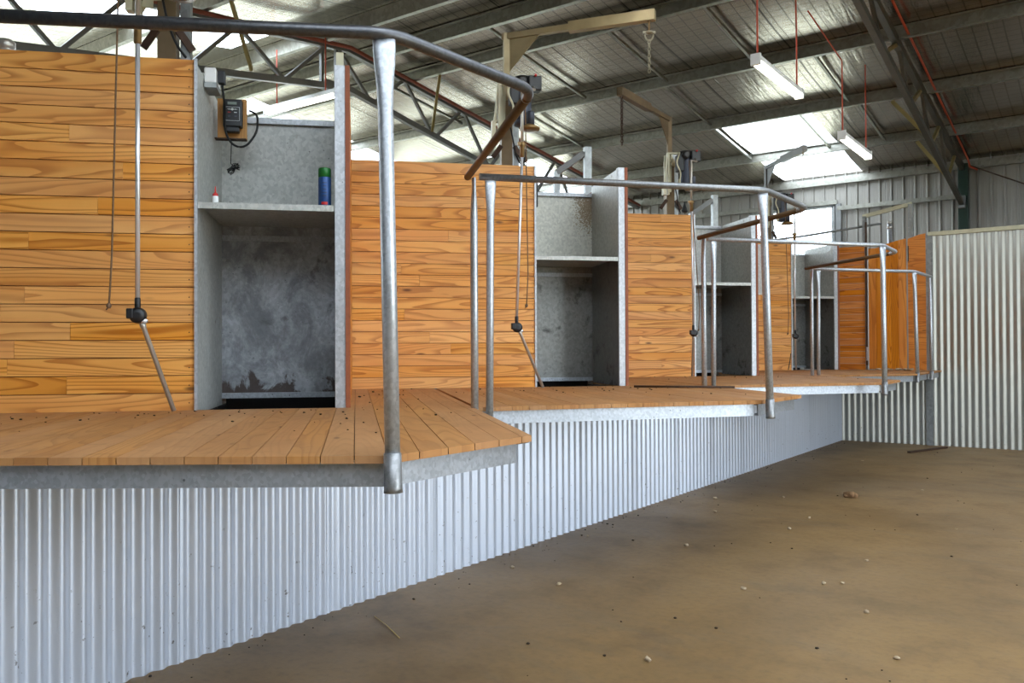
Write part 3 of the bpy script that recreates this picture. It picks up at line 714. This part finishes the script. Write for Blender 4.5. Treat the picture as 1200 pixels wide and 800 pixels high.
TUBE={1:dict(x=-.848,y=-.24,jx=-.848,ex=-.70,ey=-.215),2:dict(x=-.822,y=-.36,jx=-.868,ex=-.687,ey=-.40),3:dict(x=-.80,y=-.34,jx=-.788,ex=-.80,ey=-.33),4:dict(x=-.672,y=-.35,jx=-.674,ex=-.66,ey=-.34)}
MZ=2.10   # motor centre height above deck
for n in (1,2,3,4):
    T=TUBE[n]
    t=stand_thing('shearing_machine',{1:'overhead shearing machine of the nearest stand, only its bright drive tube in view',2:'blue-grey overhead shearing motor and drive tube above the second board wall',3:'overhead shearing motor on a cream bracket above the third board wall',4:'farthest overhead shearing motor and drive tube, in front of the white window'}[n],'shearing machine',n,'overhead shearing machines')
    cx=COLX[n]+.0; my=-.12; mx=cx+.075
    # bracket on the column
    m=MB()
    m.bar((cx-.05,.09,2.02),(cx-.05,-.05,2.27),.012,.04).bar((cx-.05,.09,2.27),(cx-.05,-.08,2.27),.012,.04).bar((cx-.05,.088,1.98),(cx-.05,.088,2.30),.012,.05)
    m.bar((cx-.10,-.06,2.285),(cx+.05,-.08,2.285),.05,.014).bar((cx-.095,-.07,1.86),(cx-.095,-.07,2.285),.016,.05,up=(0,1,0)).bar((cx-.13,-.06,1.95),(cx-.10,-.07,2.24),.03,.014).bar((cx-.135,-.06,1.86),(cx-.135,-.06,1.98),.05,.03).bar((cx-.135,-.06,1.96),(cx-.09,-.07,2.0),.03,.014); m.bar((cx-.065,-.02,1.90),(cx-.055,-.02,2.27),.012,.045); m.bar((cx-.11,.0,1.88),(cx-.06,.0,1.97),.03,.02)
    m.build('bracket',M['cream'],t)
    MB().lathe([(.02,1.93),(.064,1.94),(.067,1.97),(.067,2.22),(.056,2.25),(.02,2.26)],(mx,my,0),20).build('motor_body',M['motor'],t)
    m=MB().lathe([(.03,2.23),(.076,2.235),(.076,2.275),(.06,2.30),(.02,2.31)],(mx,my,0),18); m.build('end_shield',M['black'],t)
    MB().box((mx-.07,my-.02,2.17),(.07,.09,.17)).build('terminal_box',M['black'],t,bevel=.01)
    MB().tube(fillet([(mx-.09,my-.07,2.27),(mx-.13,my-.08,2.16),(mx-.08,my-.08,2.06),(mx-.10,my-.08,1.96)],.04,5),.008,6).build('hose',M['cream'],t)
    MB().lathe([(.004,-.05),(.013,-.045),(.013,.02),(.004,.03)],(mx-.10,my-.08,1.97),10).build('hose_end',M['cream'],t)
    MB().lathe([(.02,-.035),(.042,-.03),(.042,.03),(.02,.035)],(mx-.02,my-.06,2.25),12,Matrix.Rotation(PI/2,3,'X')).build('friction_wheel',M['black'],t)
    MB().box((mx+.075,my-.06,2.235),(.10,.09,.11)).build('gear_head',M['black'],t,bevel=.01)
    MB().lathe([(.006,-.012),(.010,-.008),(.010,.008),(.006,.012)],(mx+.075,my-.115,2.285),10,Matrix.Rotation(PI/2,3,'X')).build('red_switch',M['red'],t)
    MB().lathe([(.03,1.885),(.072,1.89),(.078,1.905),(.05,1.92),(.03,1.93)],(mx+.035,my-.08,0),18).build('drip_dish',M['bronze'],t)
    MB().lathe([(.03,.0),(.03,.1),(.026,.11)],(mx+.045,my-.07,1.92),14).build('clutch_housing',M['motor'],t)
    # drive tube
    top=Vector((T['x']+.0,T['y'],2.16)); kn=Vector((T['x'],T['y'],1.70)); jt=Vector((T['jx'],T['y'],.46)); end=Vector((T['ex'],T['ey'],.012))
    MB().tube([Vector((mx+.06,my-.10,2.20)),Vector((mx+.06,my-.14,2.17)),top,kn],.011,12).build('upper_tube',M['dull_steel'],t)
    MB().lathe([(.012,-.05),(.017,-.045),(.017,.02),(.024,.03),(.024,.055),(.012,.06)],kn,12).build('coupling',M['bronze'],t)
    MB().box(kn+Vector((-.02,-.005,.045)),(.03,.03,.02)).build('clamp',M['bronze'],t)
    MB().tube([kn,jt+Vector((0,0,.05))],.0105,14).build('down_tube',M['chrome'],t)
    m=MB().lathe([(.010,.0),(.013,.005),(.013,.06),(.010,.065)],jt+Vector((0,0,-.005)),12); m.build('joint_neck',M['black'],t)
    j=MB().lathe([(.012,-.028),(.03,-.026),(.036,-.012),(.036,.012),(.03,.026),(.012,.028)],jt+Vector((.003,-.005,-.02)),18,Matrix.Rotation(PI/2,3,'X')).build('elbow_joint',M['black'],t)
    MB().box(jt+Vector((-.026,-.012,-.012)),(.03,.045,.045)).build('joint_cap',M['black'],j,bevel=.005)
    d=(end-jt).normalized(); s0=jt+d*.045
    MB().tube([s0,s0+d*.03,s0+d*.034,end],[.0135,.0135,.0108,.0108],14).build('lower_tube',M['dull_steel'],t)
    MB().lathe([(.004,-.02),(.011,-.015),(.011,.015),(.004,.02)],jt+Vector((.025,-.01,-.045)),10,Matrix.Rotation(PI/2,3,'Y')).build('wing_screw',M['chrome'],t)
    # power lead drooping behind the tube
    m=MB().tube(fillet([(cx-.01,-.02,2.0),(cx+.02,-.03,1.85),(cx+.05,.02,1.75),(cx+.09,.06,1.70)],.05,4),.006,6); m.build('power_lead',M['black_rubber'],t)
    if n in(2,3): MB().lathe([(.004,1.80),(.012,1.77),(.03,1.71),(.032,1.70),(.02,1.69)],(cx+.10,-.03,0),12).build('lead_boot',M['black_rubber'],t)
    # pull cord
    px={1:(-.93,-.975,.488),2:(-.80,-.79,.60),3:(-.745,-.72,.48),4:(-.76,-.758,.48)}[n]; py=T['y']+.03
    pc=to_world(n,px[1],py,ZD+px[2])
    o=thing('pull_cord',{1:'knotted pull cord hanging beside the nearest drive tube',2:'knotted pull cord just right of the second drive tube',3:'knotted pull cord beside the third drive tube',4:'dark pull cord hanging down the fourth board wall'}[n],'cord',pc,A1,'pull cords of the shearing machines')
    top=Vector((px[0]-px[1],0,2.2-px[2])) if n==1 else Vector((mx+.0-px[1],my-.09-py,2.19-px[2]))
    mid=Vector((.012,0,.22))
    path=[Vector((0,0,0)),Vector((.006,0,.10)),mid]+[mid.lerp(top,k/6) for k in range(1,7)]
    MB().tube(path,.0042,7).build('cord',M['cord'],o)
    MB().blob((0,0,-.004),.011,(1,1,1.2),7,.15).tube([(0,0,-.01),(-.012,0,-.022)],.0035,5).build('knot',M['cord'],o)
o=MB().tube([to_world(4,-.56,-.03,ZD+.22),to_world(4,-.585,-.05,ZD+.12),to_world(4,-.61,-.05,ZD+.006)],.006,6).build('rubber_lead',M['black_rubber']); tag(o,'black lead drooping to the deck beside the fourth chute','lead')

# ------------------------------------------------------------------ things in the first chute
def cbox(label,n,dx): pass
xl=CH[1][0]; bz=1.412
t=stand_thing('controller_board','timber mounting block on the left side of the first chute, carrying the black controller','board',1,dx=xl+.092,dy=.47); t.location.z=ZD+bz
MB().box((0,.012,.11),(.15,.024,.215)).build('block',M['timber_raw'],t,bevel=.002)
MB().box((-.006,-.003,-.001),(.16,.05,.006)).build('bottom_strip',M['rust'],t)
t=stand_thing('motor_controller','black motor controller with a small display on the timber block','controller',1,dx=xl+.10,dy=.458); t.location.z=ZD+bz+.052
MB().box((0,-.014,.078),(.098,.05,.148)).build('case',M['black'],t,bevel=.008)
MB().box((0,-.014,-.008),(.068,.04,.03)).build('cable_entry',M['black'],t,bevel=.006)
MB().box((-.001,-.040,.128),(.046,.002,.014)).build('display',M['lcd'],t)
m=MB(); fr=[(-.034,.036),(.036,.036),(.036,.108),(-.034,.108)]
for (a,b),(c,d) in zip(fr,fr[1:]+fr[:1]): m.bar((a,-.0395,b),(c,-.0395,d),.0014,.0014,up=(0,1,0))
m.build('white_outline',M['label_white'],t)
# emblem: small winged diamond
m=MB(); fyy=lambda a,b,c:(a,c,b)
m.prism([(-.010,.096),(0,.103),(.010,.096),(0,.089)],-.0412,-.0395,fyy)
for s in(-1,1): 
    pts=[(s*.011,.099),(s*.028,.0965),(s*.011,.094)]
    m.prism(pts if s>0 else pts[::-1],-.0412,-.0395,fyy)
m.build('emblem',M['label_white'],t)
for a in(-.016,.016): MB().box((a,-.040,.080),(.014,.002,.004)).build('button_label',M['label_white'] if a>0 else M['red'],t)
for a in(-.016,.016): MB().box((a,-.040,.060),(.011,.003,.006)).build('button',M['motor'],t)
# lead
p=lambda x,y,z:to_world(1,x,y,ZD+z)
t=thing('power_cable','black cable running from the plug to the controller and looping round its right','cable',p(xl+.04,.25,1.64))
b=t.location.copy(); q=lambda x,y,z:p(x,y,z)-b
MB().tube(fillet([q(xl+.08,.205,1.625),q(xl+.075,.33,1.54),q(xl+.062,.41,1.44),q(xl+.10,.42,1.365),q(xl+.165,.43,1.36),q(xl+.225,.44,1.45),q(xl+.225,.46,1.555),q(xl+.18,.47,1.57)],.04,5),.0058,8).build('lead',M['black_rubber'],t)
MB().box(q(xl+.080,.20,1.655),(.036,.04,.066),Matrix.Rotation(A1,3,'Z')).build('plug',M['black'],t,bevel=.006)
t=thing('loose_wire','thin black wire hanging in a tangle below the timber block','wire',p(xl+.09,.46,1.26)); b=t.location.copy()
pts=[q(xl+.09,.46,1.41),q(xl+.086,.46,1.28)]
for i in range(46):
    a=i*.83; r=.018+.012*math.sin(i*1.7); pts.append(q(xl+.10+r*math.cos(a)*1.1,.46+.012*math.sin(a*1.9),1.255+r*math.sin(a)*.9+.012*math.sin(i*.9)))
MB().tube(pts,.0026,5).build('strand',M['black_rubber'],t)
t=stand_thing('power_outlet','white power outlet box on a steel strap above the left side of the first chute','outlet',1,dx=xl+.03,dy=.16); t.location.z=ZD+1.605
MB().box((0,.07,.05),(.055,.15,.075)).build('box',M['white'],t,bevel=.006)
MB().box((.002,.07,.0),(.058,.15,.025)).build('strap',M['galv_plain'],t)
zs=SHELF[1]
t=stand_thing('oil_bottle','small white oil bottle with a red spout on the shelf of the first chute','bottle',1,dx=-.565,dy=.06); t.location.z=ZD+zs
MB().lathe([(.0145,0),(.016,.003),(.016,.035),(.013,.042),(.008,.044)],seg=16).build('body',M['white'],t)
MB().lathe([(.0135,.036),(.0135,.05),(.008,.056),(.004,.06),(.0022,.088),(.001,.09)],seg=14).build('spout',M['red'],t)
t=stand_thing('spray_can','blue spray can with a green cap on the shelf of the first chute','spray can',1,dx=-.045,dy=.05); t.location.z=ZD+zs
MB().lathe([(.028,0),(.0315,.004),(.0315,.14),(.030,.146),(.026,.152)],seg=22).build('can',M['blue_can'],t)
MB().lathe([(.0312,.146),(.0312,.186),(.029,.192),(.01,.193)],seg=22).build('cap',M['green_cap'],t)
m=MB()
for i in range(5):
    z=.05+i*.016; w=.5+.3*random.random()
    for k in range(6):
        a0=-PI/2-w/2+w*k/6; a1=a0+w/6*.8
        m._add([(.0319*math.cos(a),.0319*math.sin(a),zz) for a,zz in((a0,z),(a1,z),(a1,z+.004),(a0,z+.004))],[(0,1,2,3)])
m.build('printed_lines',M['motor'],t)
m=MB()
for k in range(8):
    a0=-PI/2-.5+k/8; a1=a0+1/8
    m._add([(.0320*math.cos(a),.0320*math.sin(a),zz) for a,zz in((a0,.008),(a1,.008),(a1,.022),(a0,.022))],[(0,1,2,3)])
m.build('red_band',M['red'],t)
# controllers glimpsed at the second stand
t=stand_thing('motor_controller','black controller seen edge-on at the left of the second chute','controller',2,dx=CH[2][0]+.022,dy=.12); t.location.z=ZD+1.38
MB().box((0,.05,.10),(.04,.10,.19)).build('case',M['black'],t,bevel=.006)
for k in range(4): MB().box((.021,.05,.04+k*.04),(.004,.06,.012)).build('button',M['motor'],t)
MB().tube([(0,.05,.19),(.005,.05,.25)],.008,8).build('cable_gland',M['black'],t)

# frames of the pens seen over the chutes
for n,l in {2:'galvanised post with a slanting brace rising behind the second chute',3:'galvanised post with a slanting brace rising behind the third chute'}.items():
    t=stand_thing('pen_gate',l,'gate',n,'galvanised pen gates behind the chutes',dx=.035,dy=.98)
    MB().bar((0,0,-.9),(0,0,2.075),.06,.06).build('post',M['galv_plain'],t)
    MB().bar((-.03,0,2.02),(-.27,.05,1.85),.05,.05).build('brace',M['truss'],t)
    MB().bar((-.27,.05,-.9),(-.27,.05,1.86),.05,.05).build('short_post',M['galv_plain'],t)
    MB().bar((-.27,.05,1.60),(0,.0,1.60),.03,.03).build('rail',M['galv_plain'],t)
t=thing('gate_frame','cream galvanised gate frame standing behind the end boards','frame',(-2.53,12.3,0))
MB().bar((-.30,0,0),(-.30,0,3.06),.05,.05).bar((.29,0,0),(.29,0,3.17),.06,.06).build('upright',M['galv_plain'],t)
MB().bar((-.32,0,3.06),(.31,0,3.175),.04,.05).build('top_bar',M['cream'],t)
t=thing('round_post','round galvanised post with clamps behind the end boards','post',(-2.53,12.42,0))
MB().tube([(0,0,0),(0,0,2.96)],.03,14).build('pipe',M['galv_pipe'],t)
MB().lathe([(.03,2.88),(.037,2.885),(.037,2.91),(.03,2.915)],seg=14).build('clamp',M['dull_steel'],t)
MB().lathe([(.03,2.945),(.035,2.95),(.035,2.975),(.02,2.98)],seg=14).build('clamp',M['dull_steel'],t)
t=stand_thing('pipe_post','capped round galvanised pipe post behind the top left of the first board wall','post',1,dx=-1.535,dy=.16)
MB().tube([(0,0,-.9),(0,0,1.70)],.031,18).build('pipe',M['galv_pipe'],t)
MB().lathe([(.034,1.665),(.041,1.675),(.041,1.71),(.036,1.715),(.036,1.725),(.041,1.73),(.041,1.76),(.03,1.77),(.01,1.772)],seg=18).build('cap',M['dull_steel'],t)
o=MB().bar(to_world(1,-1.48,.2,ZD+1.70),to_world(1,-.9,.2,ZD+1.675),.03,.05).build('pen_rail',M['truss']); tag(o,'dull grey horizontal rail just above the top of the first board wall','rail')

# end boards beside the last chute, standing in the plane of the end wall
t=thing('end_boards','narrow panel of pine boards right of the fourth chute','wall panel',(-2.9,END_Y-.03,ZD))
planks(MB(),-.19,.19,0,1.645,20).build('boards',M['pine_panel'],t)
t=thing('timber_door','upright pine board door with a curved top, on a steel bolt rod','door',(-2.43,END_Y-.03,ZD))
m=MB(); xx=[-.232+.092*i for i in range(6)]
top=lambda x:1.60+.10*max(0,(x+.1)/.33)**.6 if x>-.1 else 1.60
for a,b in zip(xx[:-1],xx[1:]):
    m.tone=rnd(); m.prism([(a,.01),(b-.0015,.01),(b-.0015,top(b)),((a+b)/2,top((a+b)/2)),(a,top(a))],0,.022,lambda p,q,r:(p,r,q))
m.build('boards',M['pine_door'],t)
MB().bar((-.255,-.02,.06),(-.255,-.02,1.95),.022,.022).build('bolt_rod',M['rust'],t)
o=MB().bar((-.245,-.035,.12),(-.245,-.035,.30),.018,.025).build('bolt',M['galv_pipe'],t); tag(o,'bright steel bolt')
t=thing('orange_panelling','tall orange pine panel against the left edge of the end wall','wall panel',(-2.078,END_Y-.03,ZD))
m=MB(); m.tone=rnd(); m.prism([(-.105,0),(.105,0),(.105,1.745),(.03,1.735),(-.06,1.705),(-.105,1.69)],0,.02,lambda p,q,r:(p,r,q)); m.build('panel',M['pine_panel'],t)
MB().tube([(-.098,-.003,1.4),(-.098,-.003,1.6)],.006,6).build('hinge',M['rust'],t)

# ------------------------------------------------------------------ bits lying about
o=MB().bar((-2.0,10.75,.012),(-1.72,11.52,.012),.04,.02).build('steel_bar',M['rust']); tag(o,'dark rusty bar lying on the floor by the end wall','bar')
o=MB().tube([to_world(2,.02,-.30,ZD+.009),to_world(2,.66,-.62,ZD+.009)],.008,8).build('iron_rod',M['rust']); tag(o,'thin dark rod lying across the second platform','rod')
o=MB().tube([(-2.80,2.79,.004),(-2.66,2.725,.006),(-2.50,2.64,.004)],.0022,5).build('straw',M['straw']); tag(o,'single pale straw lying on the floor near the corrugated sheet','straw')
o=MB().blob((0,0,.03),.05,(1.3,.9,.8),11,.4).blob((.05,.02,.02),.03,(1,1,.8),9,.4).blob((-.05,-.01,.02),.028,(1,1,.8),9,.4).build('wool_clump',M['wool_brown']); o.location=(-1.8,7.28,0); o.scale=(.75,.75,.75); tag(o,'largest brown wool clump on the concrete floor','wool')
# countable pale tufts on the floor
FLOOR_TUFTS=[(-2.26,6.97),(-1.52,3.02),(-.72,3.6),(-.96,4.15),(-1.26,4.53),(-1.18,4.59),(-1.05,7.6),(-2.48,6.06),(-2.2,4.91),(-2.39,3.73),(-2.79,3.87),(-1.83,6.23),(-1.19,5.16),(-2.85,4.8),(-1.83,5.77),(-1.57,4.2),(-1.38,7.97),(-2.28,9.72),(-2.7,6.6),(-.9,6.4)]
for i,(x,y) in enumerate(FLOOR_TUFTS):
    s=random.uniform(.007,.014)
    o=MB().blob((0,0,s*.55),s,(1.4,1,.7),8,.35).build('wool_tuft',M['wool']); o.location=(x,y,0); o.rotation_euler=(0,0,random.random()*6)
    tag(o,'small pale wool tuft lying on the brown concrete floor','wool','wool tufts on the floor')
# crumbs too small and many to count
m=MB()
for i in range(260):
    k=random.random()
    if k<.45: x=WX+.03+abs(random.gauss(0,.10)); y=random.uniform(1.2,11.5)
    else: x=random.uniform(-2.8,1.5); y=random.uniform(2.2,11)
    s=random.choice([.002,.003,.003,.004,.006]); m.blob((x,y,s*.5),s,(1.4,1,.7),6,.3)
o=m.build('floor_crumbs',M['dirt']); tag(o,'dark crumbs of dung and dirt scattered over the concrete floor','dirt',kind='stuff')
m=MB()
for i in range(170):
    n=random.choice([1,1,1,2,2,3,3]); x=random.uniform(-1.4,.6); y=-abs(random.gauss(0,.35))-.03
    if i%3==0: y=-random.uniform(.03,1.4)
    if y<fy_at(FRONT[n],x)+.05: continue
    s=random.choice([.002,.003,.003,.005]); w=to_world(n,x,y,ZD+s*.5); m.blob(w,s,(1.5,1,.6),6,.3)
for i in range(16):
    w=to_world(1,random.uniform(.1,.5),random.uniform(.2,1.9),ZD+.004); m.blob(w,random.choice([.004,.005,.008]),(1.4,1,.6),6,.3)
o=m.build('deck_crumbs',M['dirt']); tag(o,'dark crumbs scattered over the platform boards','dirt',kind='stuff')
m=MB()
for i in range(26):
    x=-2.62+.5*random.random(); s=random.choice([.008,.012,.016]); m.blob((x,END_Y-.07-random.random()*.1,ZD+s*.75),s,(1.4,1,.7),7,.4)
o=m.build('wool_sweepings',M['wool']); tag(o,'row of wool sweepings on the deck at the foot of the end door','wool',kind='stuff')

# ------------------------------------------------------------------ light and camera
w=bpy.data.worlds.new('sky'); SC.world=w; w.use_nodes=True; nt=w.node_tree; bg=nt.nodes['Background']
bg.inputs[0].default_value=(.80,.90,1.0,1); bg.inputs[1].default_value=9.0
def portal(name,loc,rot,sx,sy):
    l=bpy.data.lights.new(name,'AREA'); l.shape='RECTANGLE'; l.size=sx; l.size_y=sy; l.cycles.is_portal=True
    o=bpy.data.objects.new(name,l); C.objects.link(o); o.location=loc; o.rotation_euler=rot
portal('door_daylight',(X_RIGHT+.02,(DOOR[0]+DOOR[1])/2,DOOR[2]/2),(0,PI/2,0),DOOR[2],DOOR[1]-DOOR[0])

cam=bpy.data.cameras.new('camera'); co=bpy.data.objects.new('camera',cam); C.objects.link(co); SC.camera=co
cam.sensor_width=36; cam.lens=985/1200*36; cam.clip_start=.05; cam.clip_end=300
yw,pt,rl=math.radians(35.76),math.radians(.593),math.radians(.2525)
R0=Vector((math.cos(yw),math.sin(yw),0)); F0=Vector((-math.sin(yw),math.cos(yw),0)); U0=Vector((0,0,1))
FW=F0*math.cos(pt)+U0*math.sin(pt); U1=U0*math.cos(pt)-F0*math.sin(pt)
RT=R0*math.cos(rl)-U1*math.sin(rl); UP=R0*math.sin(rl)+U1*math.cos(rl)
mm=Matrix((RT,UP,-FW)).transposed().to_4x4(); mm.translation=Vector((0,0,HC)); co.matrix_world=mm

vs_=SC.view_settings; vs_.view_transform='Standard'; vs_.look='None'; vs_.gamma=1; vs_.use_curve_mapping=False; vs_.exposure=0.0
SC.cycles.use_denoising=True; SC.cycles.max_bounces=10; SC.cycles.diffuse_bounces=6; SC.cycles.glossy_bounces=6; SC.cycles.transparent_max_bounces=12
SC.cycles.sample_clamp_indirect=12
